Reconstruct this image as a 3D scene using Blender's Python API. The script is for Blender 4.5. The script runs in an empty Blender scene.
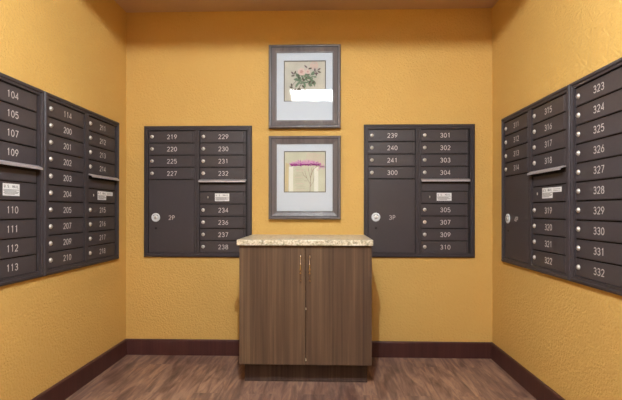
import bpy, bmesh, math, random
from mathutils import Vector, Matrix
random.seed(7)
scene = bpy.context.scene
COL = scene.collection

# ------------------------------------------------------------------ room size (metres)
XL, XR, D, YB, H = -1.466, 1.205, 3.082, -2.6, 2.52
CAM = dict(f=423.14, yaw=0.0281, pitch=0.0032, roll=0.001, sx=1.935, sy=8.95, z=1.061)

# ------------------------------------------------------------------ material helpers
def srgb(r, g, b):
    def c(v):
        v /= 255.0
        return v/12.92 if v <= .04045 else ((v+.055)/1.055)**2.4
    return (c(r), c(g), c(b), 1.0)

def new_mat(name):
    m = bpy.data.materials.new(name); m.use_nodes = True
    nt = m.node_tree
    return m, nt, nt.nodes['Principled BSDF']

def simple(name, col, rough=.5, metal=0.0, spec=.5, emit=None, strength=0):
    m, nt, b = new_mat(name)
    b.inputs['Base Color'].default_value = col
    b.inputs['Roughness'].default_value = rough
    b.inputs['Metallic'].default_value = metal
    b.inputs['Specular IOR Level'].default_value = spec
    if emit:
        b.inputs['Emission Color'].default_value = emit
        b.inputs['Emission Strength'].default_value = strength
    return m

def node(nt, kind, **kw):
    n = nt.nodes.new(kind)
    for k, v in kw.items():
        if k in n.inputs: n.inputs[k].default_value = v
        else: setattr(n, k, v)
    return n

def coords(nt, scale=(1, 1, 1), kind='Object'):
    tc = nt.nodes.new('ShaderNodeTexCoord'); mp = nt.nodes.new('ShaderNodeMapping')
    mp.inputs['Scale'].default_value = scale
    nt.links.new(tc.outputs[kind], mp.inputs['Vector'])
    return mp.outputs['Vector']

def ramp(nt, fac, stops):
    r = nt.nodes.new('ShaderNodeValToRGB')
    e = r.color_ramp.elements
    e[0].position, e[0].color = stops[0]
    e[1].position, e[1].color = stops[-1]
    for p, c in stops[1:-1]:
        x = e.new(p); x.color = c
    nt.links.new(fac, r.inputs['Fac'])
    return r.outputs['Color']

def wall_material(name, col, bump=.7):
    m, nt, b = new_mat(name)
    v = coords(nt)
    n1 = node(nt, 'ShaderNodeTexNoise', Scale=75.0, Detail=3.0, Roughness=.55)
    n2 = node(nt, 'ShaderNodeTexNoise', Scale=26.0, Detail=2.0)
    n3 = node(nt, 'ShaderNodeTexNoise', Scale=1.3, Detail=2.0)
    for n in (n1, n2, n3): nt.links.new(v, n.inputs['Vector'])
    r1 = ramp(nt, n1.outputs['Fac'], [(.38, (0, 0, 0, 1)), (.62, (1, 1, 1, 1))])
    mx = node(nt, 'ShaderNodeMath', operation='ADD')
    nt.links.new(r1, mx.inputs[0]); nt.links.new(n2.outputs['Fac'], mx.inputs[1])
    bp = node(nt, 'ShaderNodeBump', Strength=bump, Distance=.0028)
    nt.links.new(mx.outputs[0], bp.inputs['Height'])
    nt.links.new(bp.outputs['Normal'], b.inputs['Normal'])
    c2 = tuple(x*.93 for x in col[:3]) + (1,)
    c = ramp(nt, n3.outputs['Fac'], [(.3, c2), (.7, col)])
    nt.links.new(c, b.inputs['Base Color'])
    b.inputs['Roughness'].default_value = .62
    b.inputs['Specular IOR Level'].default_value = .3
    return m

WALLC = srgb(217, 175, 99)
M = {}
M['wall'] = wall_material('ochre_wall_paint', WALLC)
M['ceiling'] = wall_material('ochre_ceiling_paint', srgb(202, 172, 140), .2)

def floor_material():
    m, nt, b = new_mat('brown_wood_plank_floor')
    tc = nt.nodes.new('ShaderNodeTexCoord')
    rot = nt.nodes.new('ShaderNodeMapping'); rot.inputs['Rotation'].default_value = (0, 0, math.pi/2)
    nt.links.new(tc.outputs['Object'], rot.inputs['Vector'])
    br = node(nt, 'ShaderNodeTexBrick', Scale=1.0)
    br.offset = .37; br.squash = 1
    br.inputs['Brick Width'].default_value = 1.22; br.inputs['Row Height'].default_value = .152
    br.inputs['Mortar Size'].default_value = .0012; br.inputs['Mortar Smooth'].default_value = .1
    br.inputs['Color1'].default_value = (0, 0, 0, 1); br.inputs['Color2'].default_value = (1, 1, 1, 1)
    br.inputs['Mortar'].default_value = (.3, .3, .3, 1)
    nt.links.new(rot.outputs['Vector'], br.inputs['Vector'])
    # grain stretched along the planks (world y), shifted per plank
    mp = nt.nodes.new('ShaderNodeMapping'); mp.inputs['Scale'].default_value = (26, 3.4, 1)
    nt.links.new(tc.outputs['Object'], mp.inputs['Vector'])
    add = node(nt, 'ShaderNodeVectorMath', operation='MULTIPLY_ADD')
    nt.links.new(br.outputs['Color'], add.inputs[0]); add.inputs[1].default_value = (17, 31, 0)
    nt.links.new(mp.outputs['Vector'], add.inputs[2])
    g = node(nt, 'ShaderNodeTexNoise', Scale=1.0, Detail=6.0, Roughness=.62, Distortion=.8)
    nt.links.new(add.outputs[0], g.inputs['Vector'])
    mp2 = nt.nodes.new('ShaderNodeMapping'); mp2.inputs['Scale'].default_value = (11, 3.2, 1)
    nt.links.new(tc.outputs['Object'], mp2.inputs['Vector'])
    g2 = node(nt, 'ShaderNodeTexNoise', Scale=1.0, Detail=3.0, Distortion=1.2)
    nt.links.new(mp2.outputs['Vector'], g2.inputs['Vector'])
    c1 = ramp(nt, g.outputs['Fac'], [(.28, srgb(88, 68, 60)), (.45, srgb(126, 98, 86)), (.57, srgb(152, 122, 104)), (.74, srgb(180, 148, 124))])
    c2 = ramp(nt, g2.outputs['Fac'], [(.34, (.66, .58, .58, 1)), (.46, (.9, .88, .9, 1)), (.56, (1.0, 1.0, 1.0, 1)), (.68, (1.24, 1.14, 1.02, 1))])
    mul = node(nt, 'ShaderNodeMix', data_type='RGBA', blend_type='MULTIPLY')
    mul.inputs[0].default_value = 1
    nt.links.new(c1, mul.inputs[6]); nt.links.new(c2, mul.inputs[7])
    c3 = ramp(nt, br.outputs['Color'], [(0, (.82, .8, .82, 1)), (1, (1.08, 1.04, 1, 1))])
    mul2 = node(nt, 'ShaderNodeMix', data_type='RGBA', blend_type='MULTIPLY'); mul2.inputs[0].default_value = 1
    nt.links.new(mul.outputs[2], mul2.inputs[6]); nt.links.new(c3, mul2.inputs[7])
    nt.links.new(mul2.outputs[2], b.inputs['Base Color'])
    b.inputs['Roughness'].default_value = .42
    b.inputs['Specular IOR Level'].default_value = .35
    bp = node(nt, 'ShaderNodeBump', Strength=.15, Distance=.001)
    nt.links.new(g.outputs['Fac'], bp.inputs['Height']); nt.links.new(bp.outputs['Normal'], b.inputs['Normal'])
    return m
M['floor'] = floor_material()

def laminate(name, tones, rough=.42):
    m, nt, b = new_mat(name)
    v = coords(nt, (70, 70, 1.1))
    a = node(nt, 'ShaderNodeTexNoise', Scale=1.0, Detail=4.0, Roughness=.6, Distortion=.3)
    nt.links.new(v, a.inputs['Vector'])
    v2 = coords(nt, (13, 13, .5))
    a2 = node(nt, 'ShaderNodeTexNoise', Scale=1.0, Detail=2.0)
    nt.links.new(v2, a2.inputs['Vector'])
    s = node(nt, 'ShaderNodeMix', data_type='FLOAT'); s.inputs[0].default_value = .5
    nt.links.new(a.outputs['Fac'], s.inputs[2]); nt.links.new(a2.outputs['Fac'], s.inputs[3])
    c = ramp(nt, s.outputs[0], [(.36, tones[0]), (.5, tones[1]), (.64, tones[2])])
    nt.links.new(c, b.inputs['Base Color'])
    b.inputs['Roughness'].default_value = rough
    b.inputs['Specular IOR Level'].default_value = .35
    return m
M['laminate'] = laminate('walnut_laminate', (srgb(68, 51, 42), srgb(90, 70, 55), srgb(112, 90, 69)))
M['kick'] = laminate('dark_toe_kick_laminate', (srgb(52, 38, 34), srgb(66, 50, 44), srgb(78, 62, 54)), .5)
M['edge'] = simple('dark_door_edge', srgb(52, 38, 30), .6)
M['chip'] = simple('bare_particleboard_chip', srgb(222, 205, 180), .8)

def granite():
    m, nt, b = new_mat('speckled_cream_laminate_top')
    v = coords(nt)
    a = node(nt, 'ShaderNodeTexNoise', Scale=95.0, Detail=3.0, Roughness=.6)
    d = node(nt, 'ShaderNodeTexNoise', Scale=38.0, Detail=3.0, Roughness=.7, Distortion=.6)
    nt.links.new(v, a.inputs['Vector']); nt.links.new(v, d.inputs['Vector'])
    c1 = ramp(nt, a.outputs['Fac'], [(.34, srgb(176, 164, 138)), (.46, srgb(212, 202, 178)), (.6, srgb(230, 222, 204)), (.7, srgb(242, 238, 228))])
    c2 = ramp(nt, d.outputs['Fac'], [(.38, (.45, .45, .38, 1)), (.46, (.9, .89, .85, 1)), (.54, (1, 1, 1, 1))])
    mul = node(nt, 'ShaderNodeMix', data_type='RGBA', blend_type='MULTIPLY'); mul.inputs[0].default_value = 1
    nt.links.new(c1, mul.inputs[6]); nt.links.new(c2, mul.inputs[7])
    nt.links.new(mul.outputs[2], b.inputs['Base Color'])
    b.inputs['Roughness'].default_value = .3
    return m
M['granite'] = granite()

def brushed(name, col, rough, metal, var=.1, spec=.5, noise_scale=(120, 120, 120)):
    m, nt, b = new_mat(name)
    v = coords(nt, noise_scale)
    a = node(nt, 'ShaderNodeTexNoise', Scale=1.0, Detail=2.0)
    nt.links.new(v, a.inputs['Vector'])
    lo = tuple(x*(1-var) for x in col[:3]) + (1,); hi = tuple(min(1, x*(1+var)) for x in col[:3]) + (1,)
    nt.links.new(ramp(nt, a.outputs['Fac'], [(.3, lo), (.7, hi)]), b.inputs['Base Color'])
    b.inputs['Roughness'].default_value = rough; b.inputs['Metallic'].default_value = metal
    b.inputs['Specular IOR Level'].default_value = spec
    return m
M['box'] = brushed('dark_bronze_powder_coat', srgb(66, 60, 63), .45, 0.0, .07, .4, (400, 400, 400))
M['boxframe'] = brushed('dark_bronze_trim', srgb(62, 56, 59), .5, 0.0, .07, .3, (400, 400, 400))
M['gap'] = simple('black_gap_shade', srgb(24, 18, 18), .8)  # near-black colour stands in for shade in door gaps, slots and keyholes
M['chrome'] = brushed('satin_nickel', srgb(226, 222, 216), .3, .55)
M['lockface'] = simple('pale_steel_lock_face', srgb(222, 226, 230), .4, 0.0)
M['alu'] = brushed('brushed_aluminium', srgb(196, 190, 194), .4, .5)
M['num'] = simple('engraved_white_number', srgb(214, 206, 204), .6)
M['sticker'] = simple('white_sticker', srgb(232, 232, 232), .5)
M['ink'] = simple('grey_label_print', srgb(96, 96, 100), .7)
M['baseboard'] = laminate('dark_brown_baseboard', (srgb(62, 34, 32), srgb(70, 39, 37), srgb(78, 45, 41)), .4)
M['frame'] = laminate('grey_brown_wood_moulding', (srgb(88, 80, 82), srgb(102, 94, 94), srgb(116, 107, 106)), .4)
M['frame_dark'] = simple('dark_moulding_groove', srgb(52, 44, 48), .5)
M['mat'] = simple('white_mat_board', srgb(208, 214, 222), .8)
M['liner'] = simple('grey_liner', srgb(96, 90, 84), .6)
M['handle'] = brushed('antique_pewter', srgb(196, 184, 172), .2, 1.0)
M['fixture'] = simple('white_fixture_enamel', srgb(240, 240, 236), .5)
M['lens'] = simple('lit_lens', (1, 1, 1, 1), .5, emit=(.88, .95, 1, 1), strength=32)
M['fill_lens'] = simple('fill_light_lens', (1, 1, 1, 1), .5, emit=(.95, .97, 1, 1), strength=2.5)  # glow for the added fill light behind the camera

def glass_mat():
    m = bpy.data.materials.new('clear_picture_glass'); m.use_nodes = True
    nt = m.node_tree; nt.nodes.clear()
    out = nt.nodes.new('ShaderNodeOutputMaterial'); mix = nt.nodes.new('ShaderNodeMixShader')
    tr = nt.nodes.new('ShaderNodeBsdfTransparent'); gl = nt.nodes.new('ShaderNodeBsdfGlossy')
    gl.inputs['Roughness'].default_value = .0
    fr = nt.nodes.new('ShaderNodeFresnel'); fr.inputs['IOR'].default_value = 1.5
    nt.links.new(fr.outputs[0], mix.inputs[0]); nt.links.new(tr.outputs[0], mix.inputs[1])
    nt.links.new(gl.outputs[0], mix.inputs[2]); nt.links.new(mix.outputs[0], out.inputs['Surface'])
    return m
M['glass'] = glass_mat()

# ------------------------------------------------------------------ mesh helpers
def box(bm, x0, x1, y0, y1, z0, z1, bev=0.0, mi=0, segs=2):
    vs = [bm.verts.new((x, y, z)) for x in (x0, x1) for y in (y0, y1) for z in (z0, z1)]
    f = []
    for q in ((0, 1, 3, 2), (4, 6, 7, 5), (0, 4, 5, 1), (2, 3, 7, 6), (0, 2, 6, 4), (1, 5, 7, 3)):
        fc = bm.faces.new([vs[i] for i in q]); fc.material_index = mi; f.append(fc)
    bmesh.ops.recalc_face_normals(bm, faces=f)
    if bev > 0:
        ed = list({e for x in f for e in x.edges})
        bmesh.ops.bevel(bm, geom=ed, offset=bev, segments=segs, profile=.5, affect='EDGES', clamp_overlap=True)
    return f

def lathe(bm, prof, centre, axis='y', seg=24, mi=0):
    """prof: (radius, distance along axis); axis y points toward -y."""
    rings = []
    for r, t in prof:
        ring = []
        for k in range(seg):
            a = 2*math.pi*k/seg
            if axis == 'y': p = (centre[0]+r*math.cos(a), centre[1]-t, centre[2]+r*math.sin(a))
            else: p = (centre[0]+r*math.cos(a), centre[1]+r*math.sin(a), centre[2]+t)
            ring.append(bm.verts.new(p))
        rings.append(ring)
    fs = []
    for a, b in zip(rings, rings[1:]):
        for k in range(seg):
            fs.append(bm.faces.new((a[k], a[(k+1) % seg], b[(k+1) % seg], b[k])))
    for ring in (rings[0], rings[-1]): fs.append(bm.faces.new(ring))
    for f in fs: f.material_index = mi; f.smooth = len(f.verts) == 4
    bmesh.ops.recalc_face_normals(bm, faces=fs)

def tube(bm, pts, radii, seg=12, mi=0):
    rings = []
    n = len(pts)
    for i, p in enumerate(pts):
        p = Vector(p)
        d = (Vector(pts[min(i+1, n-1)]) - Vector(pts[max(i-1, 0)])).normalized()
        u = d.cross(Vector((1, 0, 0))).normalized(); w = d.cross(u)
        r = radii[i] if isinstance(radii, (list, tuple)) else radii
        rings.append([bm.verts.new(p + r*(math.cos(2*math.pi*k/seg)*u + math.sin(2*math.pi*k/seg)*w)) for k in range(seg)])
    fs = []
    for a, b in zip(rings, rings[1:]):
        for k in range(seg): fs.append(bm.faces.new((a[k], a[(k+1) % seg], b[(k+1) % seg], b[k])))
    fs.append(bm.faces.new(rings[0])); fs.append(bm.faces.new(rings[-1]))
    for f in fs: f.smooth = len(f.verts) == 4; f.material_index = mi
    bmesh.ops.recalc_face_normals(bm, faces=fs)

def poly(bm, pts, mi=0):
    f = bm.faces.new([bm.verts.new(p) for p in pts]); f.material_index = mi
    return f

def mesh_of(name, bm, mats):
    me = bpy.data.meshes.new(name); bm.to_mesh(me); bm.free()
    for m in (mats if isinstance(mats, (list, tuple)) else [mats]): me.materials.append(m)
    return me

def link(name, me, parent=None, loc=(0, 0, 0)):
    o = bpy.data.objects.new(name, me); COL.objects.link(o)
    o.location = loc
    if parent is not None: o.parent = parent
    return o

def obj(name, bm, mats, parent=None, loc=(0, 0, 0)):
    return link(name, mesh_of(name, bm, mats), parent, loc)

def empty(name, loc, rz, label, cat, group=None):
    o = bpy.data.objects.new(name, None); COL.objects.link(o)
    o.empty_display_size = .1
    o.location = loc; o.rotation_euler = (0, 0, rz); o['label'] = label; o['category'] = cat
    if group: o['group'] = group
    return o

def struct(name, bm, m):
    o = obj(name, bm, m); o['kind'] = 'structure'; return o

def arc(cx, cy, rx, ry, a0, a1, n=12):
    return [(cx+rx*math.cos(math.radians(a0+(a1-a0)*i/n)), cy+ry*math.sin(math.radians(a0+(a1-a0)*i/n))) for i in range(n+1)]
# rounded sans glyphs drawn as strokes in a box .6 wide, 1 high
GLYPH = {
 '0': [arc(.3, .5, .27, .46, 0, 360, 24)],
 '1': [[(.14, .80), (.33, .96), (.33, .03)]],
 '2': [arc(.3, .70, .25, .26, 165, -35, 12) + [(.05, .04), (.57, .04)]],
 '3': [arc(.29, .73, .23, .23, 160, -90, 12) + arc(.29, .28, .26, .25, 90, -160, 12)[0:]],
 '4': [[(.44, .03), (.44, .96), (.03, .28), (.58, .28)]],
 '5': [[(.53, .96), (.12, .96), (.07, .55)] + arc(.29, .33, .27, .30, 130, -150, 14)],
 '6': [[(.44, .96), (.11, .50)] + arc(.3, .31, .26, .28, 150, -210, 22)],
 '7': [[(.04, .96), (.56, .96), (.20, .03)]],
 '8': [arc(.3, .74, .21, .22, 0, 360, 18), arc(.3, .27, .26, .25, 0, 360, 20)],
 '9': [[(.16, .03), (.49, .50)] + arc(.3, .69, .26, .28, -30, 330, 22)],
 'P': [[(.08, .03), (.08, .96), (.30, .96)] + arc(.30, .71, .24, .25, 90, -90, 10) + [(.08, .46)]],
 'U': [[(.06, .97), (.06, .34)] + arc(.3, .34, .24, .31, 180, 360, 10) + [(.54, .97)]],
 'S': [arc(.3, .73, .23, .23, 40, 270, 12) + arc(.3, .27, .25, .24, 90, -140, 12)],
 'M': [[(.03, .03), (.03, .96), (.3, .35), (.57, .96), (.57, .03)]],
 'A': [[(.02, .03), (.3, .97), (.58, .03)], [(.13, .34), (.47, .34)]],
 'I': [[(.3, .03), (.3, .97)]],
 'L': [[(.08, .97), (.08, .04), (.52, .04)]],
 '.': [[(.26, .03), (.34, .03)]], ' ': [],
}
_text = {}
def text_mesh(t, size, mat='num', stroke=.11):
    """raised lettering of cap height size, centred on the origin, facing -y"""
    key = (t, size, mat)
    if key in _text: return _text[key]
    bm = bmesh.new(); adv = .80
    W = adv*len(t)-.2; hw = stroke/2
    for k, ch in enumerate(t):
        ox = k*adv-W/2
        for line in GLYPH[ch]:
            pts = [Vector((x+ox, y-.5)) for x, y in line]
            n = len(pts); closed = (pts[0]-pts[-1]).length < 1e-4
            if closed: pts = pts[:-1]; n -= 1
            L, R = [], []
            for i, p in enumerate(pts):
                a = pts[(i-1) % n] if (closed or i) else None
                b = pts[(i+1) % n] if (closed or i < n-1) else None
                d1 = (p-a).normalized() if a is not None else (b-p).normalized()
                d2 = (b-p).normalized() if b is not None else d1
                n1 = Vector((-d1.y, d1.x)); n2 = Vector((-d2.y, d2.x)); m = n1+n2
                m = m.normalized() if m.length > .2 else n1
                m = m*(hw/max(.45, m.dot(n1)))
                L.append(bm.verts.new(((p.x+m.x)*size, 0, (p.y+m.y)*size))); R.append(bm.verts.new(((p.x-m.x)*size, 0, (p.y-m.y)*size)))
            for i in range(n if closed else n-1):
                j = (i+1) % n
                bm.faces.new((L[i], R[i], R[j], L[j]))
    bmesh.ops.recalc_face_normals(bm, faces=bm.faces[:])
    r = bmesh.ops.extrude_face_region(bm, geom=bm.faces[:])
    bmesh.ops.translate(bm, verts=[v for v in r['geom'] if isinstance(v, bmesh.types.BMVert)], vec=(0, -.0004, 0))
    bmesh.ops.recalc_face_normals(bm, faces=bm.faces[:])
    me = mesh_of('lettering', bm, [M[mat]])
    _text[key] = me
    return me

# ------------------------------------------------------------------ room shell
T = .1
bm = bmesh.new(); box(bm, XL-T, XR+T, YB-T, D+T, -T, 0); struct('floor', bm, M['floor'])
bm = bmesh.new(); box(bm, XL-T, XR+T, D, D+T, 0, H); struct('wall_back', bm, M['wall'])
bm = bmesh.new(); box(bm, XL-T, XL, YB, D, 0, H); struct('wall_left', bm, M['wall'])
bm = bmesh.new(); box(bm, XR, XR+T, YB, D, 0, H); struct('wall_right', bm, M['wall'])
bm = bmesh.new(); box(bm, XL-T, XR+T, YB-T, YB, 0, H); struct('wall_front', bm, M['wall'])

# ceiling with a square hole for the recessed light
LX, LY, AX, AY, RH = -.10, D-2.365, .34, .275, .07
bm = bmesh.new()
x0, x1, y0, y1 = LX-AX, LX+AX, LY-AY, LY+AY
box(bm, XL-T, x0, YB-T, D+T, H, H+T); box(bm, x1, XR+T, YB-T, D+T, H, H+T)
box(bm, x0, x1, YB-T, y0, H, H+T); box(bm, x0, x1, y1, D+T, H, H+T)
struct('ceiling', bm, M['ceiling'])

# baseboards
BH, BT = .1144, .015
def baseboard(name, w, loc, rz, m0=0, m1=0):
    """runs along local x from 0 to w, out toward local -y; m0/m1 mitre the ends"""
    bm = bmesh.new()
    prof = [(0, 0), (BT, 0), (BT, BH-.008), (BT-.003, BH-.002), (BT-.007, BH), (0, BH)]
    a = [bm.verts.new((m0*p, -p, z)) for p, z in prof]
    b = [bm.verts.new((w-m1*p, -p, z)) for p, z in prof]
    n = len(prof); fs = [bm.faces.new(a), bm.faces.new(b)]
    for i in range(n): fs.append(bm.faces.new((a[i], a[(i+1) % n], b[(i+1) % n], b[i])))
    bmesh.ops.recalc_face_normals(bm, faces=fs)
    o = struct(name, bm, M['baseboard']); o.location = loc; o.rotation_euler = (0, 0, rz)
    return o
baseboard('baseboard_back', XR-XL, (XL, D, 0), 0, 1, 1)
baseboard('baseboard_left', D-YB, (XL, YB, 0), math.pi/2, 1, 1)
baseboard('baseboard_right', D-YB, (XR, D, 0), -math.pi/2, 1, 1)
baseboard('baseboard_front', XR-XL, (XR, YB, 0), math.pi, 1, 1)

# ------------------------------------------------------------------ mailbox units
UW, UH = .795, .961
ZB = .7174
ROW, TOPM, DW = .0896, .0325, .339
C1, C2 = .0325, .412
PB, PD = .001, .0085          # back plate / door face protrusion

def slab(bm, u0, u1, z0, z1, p0, p1, bev=.0015, mi=0, segs=2):
    box(bm, u0, u1, -p1, -p0, z0, z1, bev, mi, segs)

def unit_frame_mesh():
    bm = bmesh.new()
    slab(bm, .004, UW-.004, .004, UH-.004, 0, PB, 0, 1)
    # moulded outer trim, mitred: (inset, protrusion)
    prof = [(0, 0), (0, .012), (.004, .017), (.010, .019), (.017, .019), (.019, .0145), (.0315, .0145), (.0315, .0008)]
    def ring(i, p):
        return [bm.verts.new(v) for v in ((i, -p, i), (UW-i, -p, i), (UW-i, -p, UH-i), (i, -p, UH-i))]
    rs = [ring(i, p) for i, p in prof]
    fs = []
    for a, b in zip(rs, rs[1:]):
        for k in range(4): fs.append(bm.faces.new((a[k], a[(k+1) % 4], b[(k+1) % 4], b[k])))
    bmesh.ops.recalc_face_normals(bm, faces=fs)
    for f in fs:
        if f.normal.y > .3: f.normal_flip()
    # centre mullion with a shallow middle groove
    slab(bm, C1+DW+.002, C1+DW+.0185, .0315, UH-.0315, .0008, .0145, .001)
    slab(bm, C1+DW+.020, C2-.002, .0315, UH-.0315, .0008, .0145, .001)
    # corner screws
    for u in (.011, UW-.011):
        for z in (.012, UH-.012):
            lathe(bm, [(.004, .018), (.004, .0198), (.002, .0208)], (u, 0, z), seg=10, mi=2)
    return mesh_of('frame', bm, [M['boxframe'], M['gap'], M['boxframe']])

def door_mesh(h, hinge=True):
    """local origin: lower left corner of the door at the wall plane"""
    bm = bmesh.new()
    g = .0022
    if hinge:
        slab(bm, .0015, DW-.017, .0008, h-.0058, PB, PD, .0018)
        slab(bm, DW-.0155, DW-.0015, .0008, h-.0058, PB, PD-.001, .0018)
    else:
        slab(bm, .0015, DW-.0015, .0008, h-.0058, PB, PD, .002)
    return mesh_of('door', bm, [M['box']])

def lock_mesh():
    bm = bmesh.new()
    lathe(bm, [(.0128, PD), (.0128, PD+.002), (.0112, PD+.0034), (.0094, PD+.0038), (.009, PD+.0066), (.0078, PD+.0078), (.001, PD+.008)], (0, 0, 0), seg=20)
    box(bm, -.0011, .0011, -PD-.0088, -PD-.0078, -.005, .005, 0, 1)
    return mesh_of('lock', bm, [M['chrome'], M['gap']])

def parcel_lock_mesh():
    bm = bmesh.new()
    lathe(bm, [(.032, PD), (.032, PD+.002), (.029, PD+.0045), (.021, PD+.0048), (.0195, PD+.003), (.018, PD+.003)], (0, 0, 0), seg=36)
    lathe(bm, [(.0125, PD+.003), (.0125, PD+.008), (.0105, PD+.0098), (.001, PD+.01)], (0, 0, -.001), seg=20, mi=2)
    box(bm, -.0016, .0016, -PD-.0112, -PD-.01, -.008, .006, 0, 1)
    for k in (-1, 1): box(bm, k*.013-.002, k*.013+.002, -PD-.0056, -PD-.0046, .011, .017, 0, 1)
    return mesh_of('parcel_lock', bm, [M['lockface'], M['gap'], M['chrome']])

def keyhole_mesh():
    bm = bmesh.new()
    lathe(bm, [(.0088, PD-.0005), (.0088, PD+.0006), (.001, PD+.0007)], (0, 0, 0), seg=18)
    return mesh_of('keyhole', bm, [M['gap']])

def rivet_mesh():
    bm = bmesh.new()
    lathe(bm, [(.0024, PD-.0005), (.0022, PD+.0008), (.0006, PD+.0012)], (0, 0, 0), seg=8)
    return mesh_of('rivet', bm, [M['box']])

def hood_mesh():
    """bent metal lip over the outgoing mail slot"""
    bm = bmesh.new()
    prof = [(PB, .004), (.016, .004), (.036, -.006), (.038, -.008), (.0385, -.017), (.0355, -.0175), (.0345, -.0105), (.014, -.003), (PB, -.003)]
    a = [bm.verts.new((0, -p, z)) for p, z in prof]; b = [bm.verts.new((DW+.004, -p, z)) for p, z in prof]
    n = len(prof); fs = [bm.faces.new(a), bm.faces.new(b)]
    for i in range(n): fs.append(bm.faces.new((a[i], a[(i+1) % n], b[(i+1) % n], b[i])))
    bmesh.ops.recalc_face_normals(bm, faces=fs)
    return mesh_of('slot_hood', bm, [M['alu']])

def slot_panel_mesh():
    bm = bmesh.new()
    slab(bm, .002, DW-.002, .0008, .056, PB, PD-.002, .0015)
    slab(bm, .006, DW-.006, .058, ROW-.012, PB, PB+.0008, 0, 1)
    return mesh_of('slot_panel', bm, [M['box'], M['gap']])

def plate_lock_mesh():
    bm = bmesh.new()
    lathe(bm, [(.009, PD), (.0088, PD+.0008), (.004, PD+.001)], (0, 0, 0), seg=16, mi=1)
    box(bm, -.0035, .0035, -PD-.0035, -PD-.0008, -.007, .007, .001, 0)
    return mesh_of('small_lock', bm, [M['chrome'], M['box']])

def sticker_mesh(strip):
    bm = bmesh.new()
    w, h = .105, .056
    box(bm, 0, w, -PD-.0008, -PD-.0001, 0, h, 0, 0)
    for k, (a, b) in enumerate(((.03, .97), (.03, .8), (.08, .95), (.03, .9), (.1, .7))):
        z = .027-.0052*k
        box(bm, w*a, w*b, -PD-.001, -PD-.0008, z, z+.0024, 0, 1)
    if strip:
        box(bm, w+.001, w+.085, -PD-.0008, -PD-.0001, h-.026, h-.001, 0, 0)
        for k in range(2): box(bm, w+.008, w+.075, -PD-.001, -PD-.0008, h-.011-.008*k, h-.009-.008*k, 0, 1)
    return mesh_of('label_sticker', bm, [M['sticker'], M['ink']])

FR = unit_frame_mesh(); SMALL = door_mesh(ROW); LOCKER = door_mesh(ROW*6, False)
LOCK = lock_mesh(); PLOCK = parcel_lock_mesh(); KEY = keyhole_mesh(); RIV = rivet_mesh(); HOOD = hood_mesh()
SPAN = slot_panel_mesh(); SLOCK = plate_lock_mesh(); STK = sticker_mesh(False); STKL = sticker_mesh(True)

def column(root, u, rows, strip=False, locker=None):
    """rows: 10 entries from the top: number string, 'slot', 'panel', or None (taken by the parcel locker)"""
    k = 0
    while k < 10:
        r = rows[k]; z = UH-TOPM-ROW*(k+1)
        if r == 'slot':
            link('slot_panel', SPAN, root, (u, 0, z))
            h = link('slot_hood', HOOD, root, (u-.002, 0, z+ROW-.006)); h['label'] = 'bright bent metal lip over the outgoing mail slot'
        elif r == 'panel':
            d = link('mail_panel_door', SMALL, root, (u, 0, z)); d['label'] = 'small door with a white label and a tiny lock'
            link('lock', SLOCK, d, (.061, 0, ROW*.52))
            s = link('label_sticker', STKL if strip else STK, d, (.112, 0, .019))
            link('lettering', text_mesh('U.S. MAIL', .013, 'ink', .16), s, (.0525, -PD-.001, .043))
        elif r == 'locker':
            d = link('parcel_door', LOCKER, root, (u, 0, z-5*ROW)); d['label'] = 'tall blank parcel locker door'
            zz = .258
            link('parcel_lock', PLOCK, d, (.054, 0, zz))
            link('keyhole', KEY, d, (.056, 0, zz-.079))
            for rx in (-.013, .013):
                for rz in (0, -.028): link('rivet', RIV, d, (.056+rx, 0, zz-.115+rz))
            if locker: link('number', text_mesh(locker, .032), d, (.172, -PD+.0001, zz-.002))
            k += 5
        else:
            d = link('mailbox_door', SMALL, root, (u, 0, z))
            if r: d['label'] = 'mailbox door numbered ' + r
            link('lock', LOCK, d, (.0255, 0, ROW*.49))
            if r: link('number', text_mesh(r, .0325), d, (.173, -PD+.0001, ROW*.475))
        k += 1

def unit(loc, rz, left, right, label, locker=None, strip=False):
    root = empty('mailbox_unit', loc, rz, label, 'mailboxes')
    link('frame', FR, root)
    column(root, C1, left, strip, locker); column(root, C2, right, strip, locker)
    return root

LK = ['locker'] + [None]*5
HP = math.pi/2
unit((XL, 2.1514-UW-.006, ZB), HP, ['', '', '', '']+LK, ['104', '105', '107', '109', 'slot', 'panel', '110', '111', '112', '113'],
     'dark mailbox unit with doors 104 to 113, nearest the camera on the left wall')
unit((XL, 2.1514, ZB), HP, ['114', '200', '201', '202', '203', '204', '205', '207', '209', '210'],
     ['211', '212', '213', '214', 'slot', 'panel', '215', '216', '217', '218'],
     'dark mailbox unit on the left wall beside the corner, doors 114 to 218', strip=True)
unit((-1.3273, D, ZB), 0, ['219', '220', '225', '227']+LK, ['229', '230', '231', '232', 'slot', 'panel', '234', '236', '237', '238'],
     'dark mailbox unit on the back wall left of the framed prints, doors 219 to 238', '2P')
unit((.2825, D, ZB+.004), 0, ['239', '240', '241', '300']+LK, ['301', '302', '303', '304', 'slot', 'panel', '305', '307', '309', '310'],
     'dark mailbox unit on the back wall right of the framed prints, doors 239 to 310', '3P')
unit((XR, 2.8867, ZB), -HP, ['311', '312', '313', '314']+LK, ['315', '316', '317', '318', 'slot', 'panel', '319', '320', '321', '322'],
     'dark mailbox unit on the right wall beside the corner, doors 311 to 322', '4P', True)
unit((XR, 2.0906-.002, ZB), -HP, ['323', '324', '325', '326', '327', '328', '329', '330', '331', '332'], ['', '', '', '']+LK,
     'dark mailbox unit nearest the camera on the right wall, doors 323 to 332')

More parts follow.
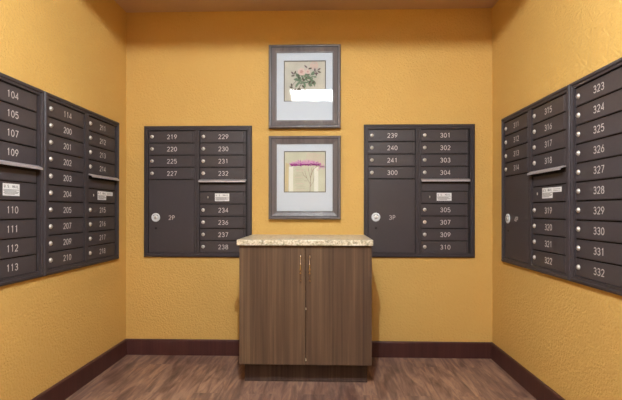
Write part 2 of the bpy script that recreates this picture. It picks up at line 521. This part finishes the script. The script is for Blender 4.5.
# ------------------------------------------------------------------ base cabinet and worktop
CX0, CX1, CYF = -.5165, .2825, 2.540           # carcass sides, door face
CZ0, CZ1 = .132, .851
YBK = D-BT
cab = empty('base_cabinet', ((CX0+CX1)/2, YBK, 0), 0, 'two-door walnut-brown laminate cabinet standing against the back wall', 'cabinet')
cw = CX1-CX0; hw = cw/2; dep = YBK-CYF
bm = bmesh.new()
tk = .018
box(bm, -hw, -hw+tk, -dep+.021, 0, CZ0, CZ1, .001); box(bm, hw-tk, hw, -dep+.021, 0, CZ0, CZ1, .001)
box(bm, -hw+tk, hw-tk, -dep+.021, 0, CZ0, CZ0+tk); box(bm, -hw+tk, hw-tk, -.01, 0, CZ0+tk, CZ1)
box(bm, -hw+tk, hw-tk, -dep+.021, -.01, CZ1-tk, CZ1); box(bm, -hw+tk, hw-tk, -dep+.06, -.01, .46, .478)
obj('carcass', bm, M['laminate'], cab)
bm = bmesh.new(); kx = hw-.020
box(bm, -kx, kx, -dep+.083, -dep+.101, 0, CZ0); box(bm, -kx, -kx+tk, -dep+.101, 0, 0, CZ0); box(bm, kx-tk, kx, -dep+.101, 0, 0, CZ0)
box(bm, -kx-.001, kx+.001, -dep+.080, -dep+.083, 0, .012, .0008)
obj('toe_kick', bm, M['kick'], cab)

def handle_mesh():
    bm = bmesh.new()
    L = .165; pts = []; rad = []
    n = 40
    for i in range(n+1):
        t = i/n; z = L*(t-.5)
        bow = .014+.022*math.sin(math.pi*t)**.8 if 0 < t < 1 else .014
        r = .0042+.0024*math.exp(-((t-.5)/.10)**2)
        for c in (.06, .34, .66, .94): r += .0042*math.exp(-((t-c)/.022)**2)
        pts.append((0, -bow, z)); rad.append(r)
    tube(bm, pts, rad, 14)
    for s in (-1, 1):
        z = s*(L/2-.012)
        lathe(bm, [(.0065, 0), (.0065, .002), (.004, .004), (.0036, .016), (.0045, .019)], (0, 0, z), seg=14)
    return mesh_of('handle', bm, [M['handle']])
HM = handle_mesh()
for side in (-1, 1):
    bm = bmesh.new()
    a, b = (-hw+.001, -.0016) if side < 0 else (.0016, hw-.001)
    box(bm, a, b, -dep, -dep+.0195, CZ0+.001, CZ1-.004, .0012)
    d = obj('door', bm, M['laminate'], cab)
    h = link('handle', HM, d, (side*.0272, -dep, .712)); h['label'] = 'slim pewter bar handle with turned beads'
    if side > 0:
        for zc, hh in ((.165, .018), (.47, .014)):
            bm = bmesh.new()
            poly(bm, [(0, 0, -hh/2), (.006, 0, -hh/2+.002), (.003, 0, hh/2), (0, 0, hh/2)])
            r = bmesh.ops.extrude_face_region(bm, geom=bm.faces[:])
            bmesh.ops.translate(bm, verts=[v for v in r['geom'] if isinstance(v, bmesh.types.BMVert)], vec=(0, -.0006, 0))
            bmesh.ops.recalc_face_normals(bm, faces=bm.faces[:])
            c = obj('edge_chip', bm, M['chip'], d, (.0016, -dep, zc)); c['label'] = 'pale chip on the door edge'

TX0, TX1, TYF, TZ = -.5275, .2875, 2.520, .884
bm = bmesh.new()
box(bm, TX0, TX1, TYF, D-.0005, CZ1, TZ, .0015, 0, 2)
top = obj('worktop', bm, M['granite']); top['label'] = 'speckled cream stone-look worktop lying on the brown cabinet'; top['category'] = 'countertop'

# ------------------------------------------------------------------ framed prints
def picture(loc, w, h, label, draw, opening, pic, lean):
    """opening, pic: (left, right, top, bottom) distances in from the outer edges"""
    root = empty('framed_print', loc, 0, label, 'framed picture')
    root.rotation_euler = (lean, 0, 0)
    bm = bmesh.new()
    iw = opening[0]
    prof = [(0, 0, 0), (0, .020, 0), (.003, .026, 0), (.010, .029, 0), (.0165, .028, 0), (.0185, .023, 1), (.0225, .0225, 1),
            (.0245, .025, 0), (.040, .020, 0), (iw-.008, .0165, 0), (iw-.006, .019, 0), (iw-.001, .0185, 0), (iw, .0165, 0), (iw, .008, 0)]
    rs = []
    for i, p, m in prof:
        rs.append([bm.verts.new(v) for v in ((-w/2+i, -p, i), (w/2-i, -p, i), (w/2-i, -p, h-i), (-w/2+i, -p, h-i))])
    for (a, b), q in zip(zip(rs, rs[1:]), prof[1:]):
        for k in range(4):
            f = bm.faces.new((a[k], a[(k+1) % 4], b[(k+1) % 4], b[k])); f.material_index = q[2]
    box(bm, -w/2+.004, w/2-.004, -.006, .0135, .004, h-.004, 0, 1)
    bmesh.ops.recalc_face_normals(bm, faces=bm.faces[:])
    obj('frame', bm, [M['frame'], M['frame_dark']], root)
    # mat board with a bevelled window
    bm = bmesh.new()
    X0, X1, Z0, Z1 = -w/2+iw, w/2-iw, iw, h-iw
    a0, a1, b1, b0 = -w/2+pic[0], w/2-pic[1], h-pic[2], pic[3]
    o = [bm.verts.new((x, -.0125, z)) for x, z in ((X0, Z0), (X1, Z0), (X1, Z1), (X0, Z1))]
    i1 = [bm.verts.new((x, -.0125, z)) for x, z in ((a0, b0), (a1, b0), (a1, b1), (a0, b1))]
    e = .003
    i2 = [bm.verts.new((x, -.0105, z)) for x, z in ((a0+e, b0+e), (a1-e, b0+e), (a1-e, b1-e), (a0+e, b1-e))]
    i3 = [bm.verts.new((x, -.0095, z)) for x, z in ((a0+2*e, b0+2*e), (a1-2*e, b0+2*e), (a1-2*e, b1-2*e), (a0+2*e, b1-2*e))]
    for A, B, mi in ((o, i1, 0), (i1, i2, 1), (i2, i3, 1)):
        for k in range(4):
            f = bm.faces.new((A[k], A[(k+1) % 4], B[(k+1) % 4], B[k])); f.material_index = mi
    bmesh.ops.recalc_face_normals(bm, faces=bm.faces[:])
    for f in bm.faces:
        if f.normal.y > 0: f.normal_flip()
    obj('mat_board', bm, [M['mat'], M['liner']], root)
    bm = bmesh.new()
    S, U = (a1-a0), (b1-b0)
    mats = draw(bm, lambda u, v, k=0: (a0+u*S, -.0084-k*.00012, b0+v*U), S, U)
    box(bm, a0, a1, -.0084, -.0064, b0, b1, 0, 0)
    obj('print', bm, mats, root)
    bm = bmesh.new(); box(bm, X0, X1, -.0155, -.0135, Z0, Z1)
    obj('glass', bm, M['glass'], root)
    return root

def paper(name, a, b):
    m, nt, bs = new_mat(name)
    n = node(nt, 'ShaderNodeTexNoise', Scale=9.0, Detail=3.0); nt.links.new(coords(nt), n.inputs['Vector'])
    nt.links.new(ramp(nt, n.outputs['Fac'], [(.3, a), (.7, b)]), bs.inputs['Base Color'])
    bs.inputs['Roughness'].default_value = .85
    return m
def flat(name, c): return simple(name, srgb(*c), .85)

def leaf(bm, P, x, y, ang, ln, wd, mi, k, asp):
    c, s = math.cos(ang), math.sin(ang)
    pts = []
    n = 7
    for i in range(n+1):
        t = i/n; pts.append((t*ln, wd*math.sin(math.pi*t)**.8))
    for i in range(n-1, 0, -1):
        t = i/n; pts.append((t*ln, -wd*math.sin(math.pi*t)**.8))
    poly(bm, [P(x+c*a-s*b, y+(s*a+c*b)*asp, k) for a, b in pts], mi)

def stroke(bm, P, pts, w, mi, k, asp):
    for (xa, ya), (xb, yb) in zip(pts, pts[1:]):
        dx, dy = xb-xa, (yb-ya)/asp; L = math.hypot(dx, dy) or 1
        nx, ny = -dy/L*w, dx/L*w*asp
        poly(bm, [P(xa+nx, ya+ny, k), P(xb+nx, yb+ny, k), P(xb-nx, yb-ny, k), P(xa-nx, ya-ny, k)], mi)

def rose_print(bm, P, S, U):
    r = random.Random(3); asp = S/U
    mats = [paper('aged_beige_paper', srgb(192, 188, 176), srgb(210, 205, 192)), flat('sage_green_leaf', (112, 136, 112)),
            flat('dark_olive_leaf', (88, 82, 74)), flat('pale_pink_petal', (226, 200, 192)), flat('pink_stamp', (224, 178, 170)),
            flat('rose_shadow', (206, 166, 160)), flat('faded_script', (188, 178, 160)), flat('purple_brown_leaf', (112, 92, 100))]
    stroke(bm, P, [(.36, .33), (.42, .44), (.47, .56), (.44, .70)], .006, 2, 1, asp)
    stroke(bm, P, [(.45, .50), (.58, .60), (.72, .70), (.80, .76)], .005, 2, 1, asp)
    stroke(bm, P, [(.42, .44), (.56, .46), (.68, .40)], .005, 2, 1, asp)
    stroke(bm, P, [(.44, .60), (.56, .70), (.60, .80)], .005, 2, 1, asp)
    stroke(bm, P, [(.42, .52), (.30, .52), (.20, .40)], .005, 2, 1, asp)
    greens = [(.42, .56, 2.6), (.44, .54, 3.4), (.40, .50, 3.9), (.46, .50, 5.1), (.46, .56, 1.9), (.48, .58, 1.0), (.52, .56, .3),
              (.56, .58, 1.3), (.60, .62, 5.2), (.64, .64, .9), (.58, .46, 5.6), (.62, .44, .3), (.50, .46, 4.6), (.36, .52, 2.9), (.34, .46, 4.2), (.66, .54, 5.5), (.70, .50, 5.0)]
    for i in range(26): leaf(bm, P, .30+.42*r.random(), .40+.24*r.random(), r.uniform(0, 6.28), .10, .020, 1 if i % 4 else 2, 3+i % 5, asp)
    for i, (x, y, a) in enumerate(greens): leaf(bm, P, x, y, a, .13+.03*r.random(), .026, 1, 3+i % 5, asp)
    darks = [(.24, .66, 2.3), (.25, .66, 1.2), (.26, .64, 3.3), (.80, .76, .6), (.80, .74, 5.9), (.78, .72, 4.6), (.74, .72, 1.6),
             (.22, .34, 2.9), (.24, .30, 3.7), (.26, .33, 5.2), (.20, .36, 1.9), (.58, .80, .2), (.56, .82, 2.4), (.52, .72, .2), (.54, .70, 5.8), (.72, .68, .1), (.36, .34, 5.3), (.38, .34, 3.9)]
    for i, (x, y, a) in enumerate(darks): leaf(bm, P, x, y, a, .085+.02*r.random(), .019, 2 if i % 3 else 7, 9+i % 4, asp)
    for cx, cy, R in ((.42, .73, .085), (.57, .73, .055)):
        for j in range(8):
            a = j*math.pi/4+.2; leaf(bm, P, cx, cy, a, R*1.15, R*.42, 3, 14+j % 3, asp)
        for j in range(5):
            a = j*1.256; leaf(bm, P, cx, cy, a, R*.6, R*.2, 5, 18, asp)
    for j in range(26):                                      # round faded stamp, top right
        a = 2*math.pi*j/26
        x, y = .72+.085*math.cos(a), .88+.085*math.sin(a)*asp
        stroke(bm, P, [(x-.012, y), (x+.012, y+.004)], .006, 4, 2, asp)
    for j in range(6): stroke(bm, P, [(.66, .83+.018*j), (.78, .83+.018*j)], .004, 4, 2, asp)
    for j in range(5): stroke(bm, P, [(.10, .06+.03*j), (.10+.5+.2*r.random(), .06+.03*j)], .002, 6, 1, asp)
    return mats

def blossom_print(bm, P, S, U):
    r = random.Random(5); asp = S/U
    mats = [paper('pale_olive_paper', srgb(196, 196, 172), srgb(212, 211, 190)), flat('magenta_petal', (178, 62, 158)),
            flat('light_orchid_petal', (220, 156, 204)), flat('brown_stem', (150, 126, 110)), flat('faded_grey_script', (186, 180, 158)),
            flat('pink_script', (218, 184, 178)), flat('white_strip', (234, 232, 220)), flat('deep_magenta', (148, 40, 132)), flat('tan_patch', (206, 190, 152))]
    poly(bm, [P(.12, .02, 1), P(.22, .02, 1), P(.22, .64, 1), P(.12, .62, 1)], 6)
    poly(bm, [P(.72, .02, 1), P(.82, .02, 1), P(.82, .62, 1), P(.72, .62, 1)], 6)
    poly(bm, [P(.02, .02, 1), P(.10, .02, 1), P(.12, .70, 1), P(.04, .72, 1)], 8)
    for j in range(15):
        y = .06+.038*j; x0 = .26+.03*r.random(); x1 = .42+.1*r.random()
        stroke(bm, P, [(x0, y), ((x0+x1)/2, y+.006), (x1, y)], .004, 4 if j % 4 else 5, 2, asp)
    for j in range(9):
        y = .66+.03*j
        stroke(bm, P, [(.50+.02*j/3, y+.06), (.70, y+.045), (.97, y)], .004, 5, 1, asp)
    for j in range(5): stroke(bm, P, [(.30+.12*j, .56), (.34+.12*j, .52)], .006, 5, 2, asp)
    stroke(bm, P, [(.62, .02), (.63, .22), (.64, .40), (.70, .56), (.80, .64)], .006, 3, 3, asp)
    for pts in ([(.63, .20), (.54, .36), (.50, .52)], [(.64, .32), (.60, .48), (.58, .60)], [(.63, .14), (.70, .26), (.72, .40)],
                [(.55, .34), (.47, .42), (.44, .50)], [(.64, .40), (.65, .50), (.66, .60)], [(.56, .28), (.48, .28)]):
        stroke(bm, P, pts, .004, 3, 3, asp)
    # flat-topped flower head: wide band of thin petals
    for j in range(150):
        t = j/149; x = .16+.70*t
        bulge = math.sin(math.pi*t)
        y = .665+.035*r.random()
        leaf(bm, P, x, y, math.pi*(.5-(t-.5)*.7)+r.uniform(-.3, .3), .04+.10*bulge*r.random(), .008, 2 if j % 4 else 1, 4+j % 4, asp)
    for j in range(90):
        t = r.random(); x = .15+.72*t
        leaf(bm, P, x, .655+.03*r.random(), r.uniform(-.5, .5)+(math.pi if r.random() < .5 else 0), .06, .010, 1 if j % 3 else 7, 9+j % 5, asp)
    for j in range(16):
        x = .84+.12*r.random(); leaf(bm, P, x, .60+.06*r.random(), r.uniform(0, 6), .045, .012, 2, 9, asp)
    return mats

PX = -.147
PW = .521
picture((PX, D-.014, 1.6535), PW, .605, 'upper grey-brown framed print of pink roses with green leaves', rose_print,
        (.059,), (.110, .107, .114, .195), 0)
picture((PX+.001, D-.014, .9955), PW, .603, 'lower grey-brown framed print of a flat-topped magenta blossom', blossom_print,
        (.059,), (.110, .107, .110, .195), 0)

# ------------------------------------------------------------------ recessed ceiling light and added fill light
lt = empty('recessed_ceiling_light', (LX, LY, H), 0, 'square recessed ceiling light above the room in front of the cabinet', 'ceiling light')
bm = bmesh.new()
t = .003
box(bm, -AX, -AX+t, -AY, AY, .0005, RH); box(bm, AX-t, AX, -AY, AY, .0005, RH)
box(bm, -AX+t, AX-t, -AY, -AY+t, .0005, RH); box(bm, -AX+t, AX-t, AY-t, AY, .0005, RH)
obj('housing', bm, M['fixture'], lt)
bm = bmesh.new(); box(bm, -AX+t, AX-t, -AY+t, AY-t, RH-.004, RH)
obj('diffuser', bm, M['lens'], lt)
ld = bpy.data.lights.new('lamp', 'POINT'); ld.energy = 160; ld.shadow_soft_size = .008; ld.color = (.86, .95, 1)
lo = bpy.data.objects.new('lamp', ld); COL.objects.link(lo); lo.parent = lt; lo.location = (0, 0, .036)

l2 = empty('added_fill_light', (LX, -1.55, H), 0, 'added flat fill light behind the camera', 'ceiling light')  # unseen fixture, added only as fill light for the room
bm = bmesh.new(); box(bm, -.62, .62, -.32, .32, -.03, -.0005, .004); obj('housing', bm, M['fixture'], l2)
bm = bmesh.new(); box(bm, -.59, .59, -.29, .29, -.045, -.031, .004); obj('diffuser', bm, M['fill_lens'], l2)
ad = bpy.data.lights.new('lamp', 'AREA'); ad.shape = 'RECTANGLE'; ad.size = 1.18; ad.size_y = .58; ad.energy = 14; ad.color = (.88, .95, 1)
ao = bpy.data.objects.new('lamp', ad); COL.objects.link(ao); ao.parent = l2; ao.location = (0, 0, -.055)

w = bpy.data.worlds.new('world'); scene.world = w; w.use_nodes = True
w.node_tree.nodes['Background'].inputs[0].default_value = (.5, .45, .4, 1); w.node_tree.nodes['Background'].inputs[1].default_value = .1

# ------------------------------------------------------------------ camera
cam = bpy.data.cameras.new('camera'); co = bpy.data.objects.new('camera', cam); COL.objects.link(co)
cam.sensor_width = 36; cam.lens = CAM['f']*36/622; cam.sensor_fit = 'HORIZONTAL'
cam.shift_x = -CAM['sx']/622; cam.shift_y = CAM['sy']/622
cam.clip_start = .02
cy, sy = math.cos(CAM['yaw']), math.sin(CAM['yaw']); cp, sp = math.cos(CAM['pitch']), math.sin(CAM['pitch'])
cr, sr = math.cos(CAM['roll']), math.sin(CAM['roll'])
right0 = Vector((cy, sy, 0)); fwd0 = Vector((-sy, cy, 0)); up0 = Vector((0, 0, 1))
fwd = cp*fwd0 + sp*up0; up1 = -sp*fwd0 + cp*up0
right = cr*right0 + sr*up1; up = -sr*right0 + cr*up1
mat = Matrix((right, up, -fwd)).transposed().to_4x4()
co.matrix_world = Matrix.Translation((0, 0, CAM['z'])) @ mat
scene.camera = co

scene.view_settings.view_transform = 'Standard'; scene.view_settings.look = 'None'
scene.view_settings.gamma = 1; scene.view_settings.use_curve_mapping = False
scene.view_settings.exposure = 0.0
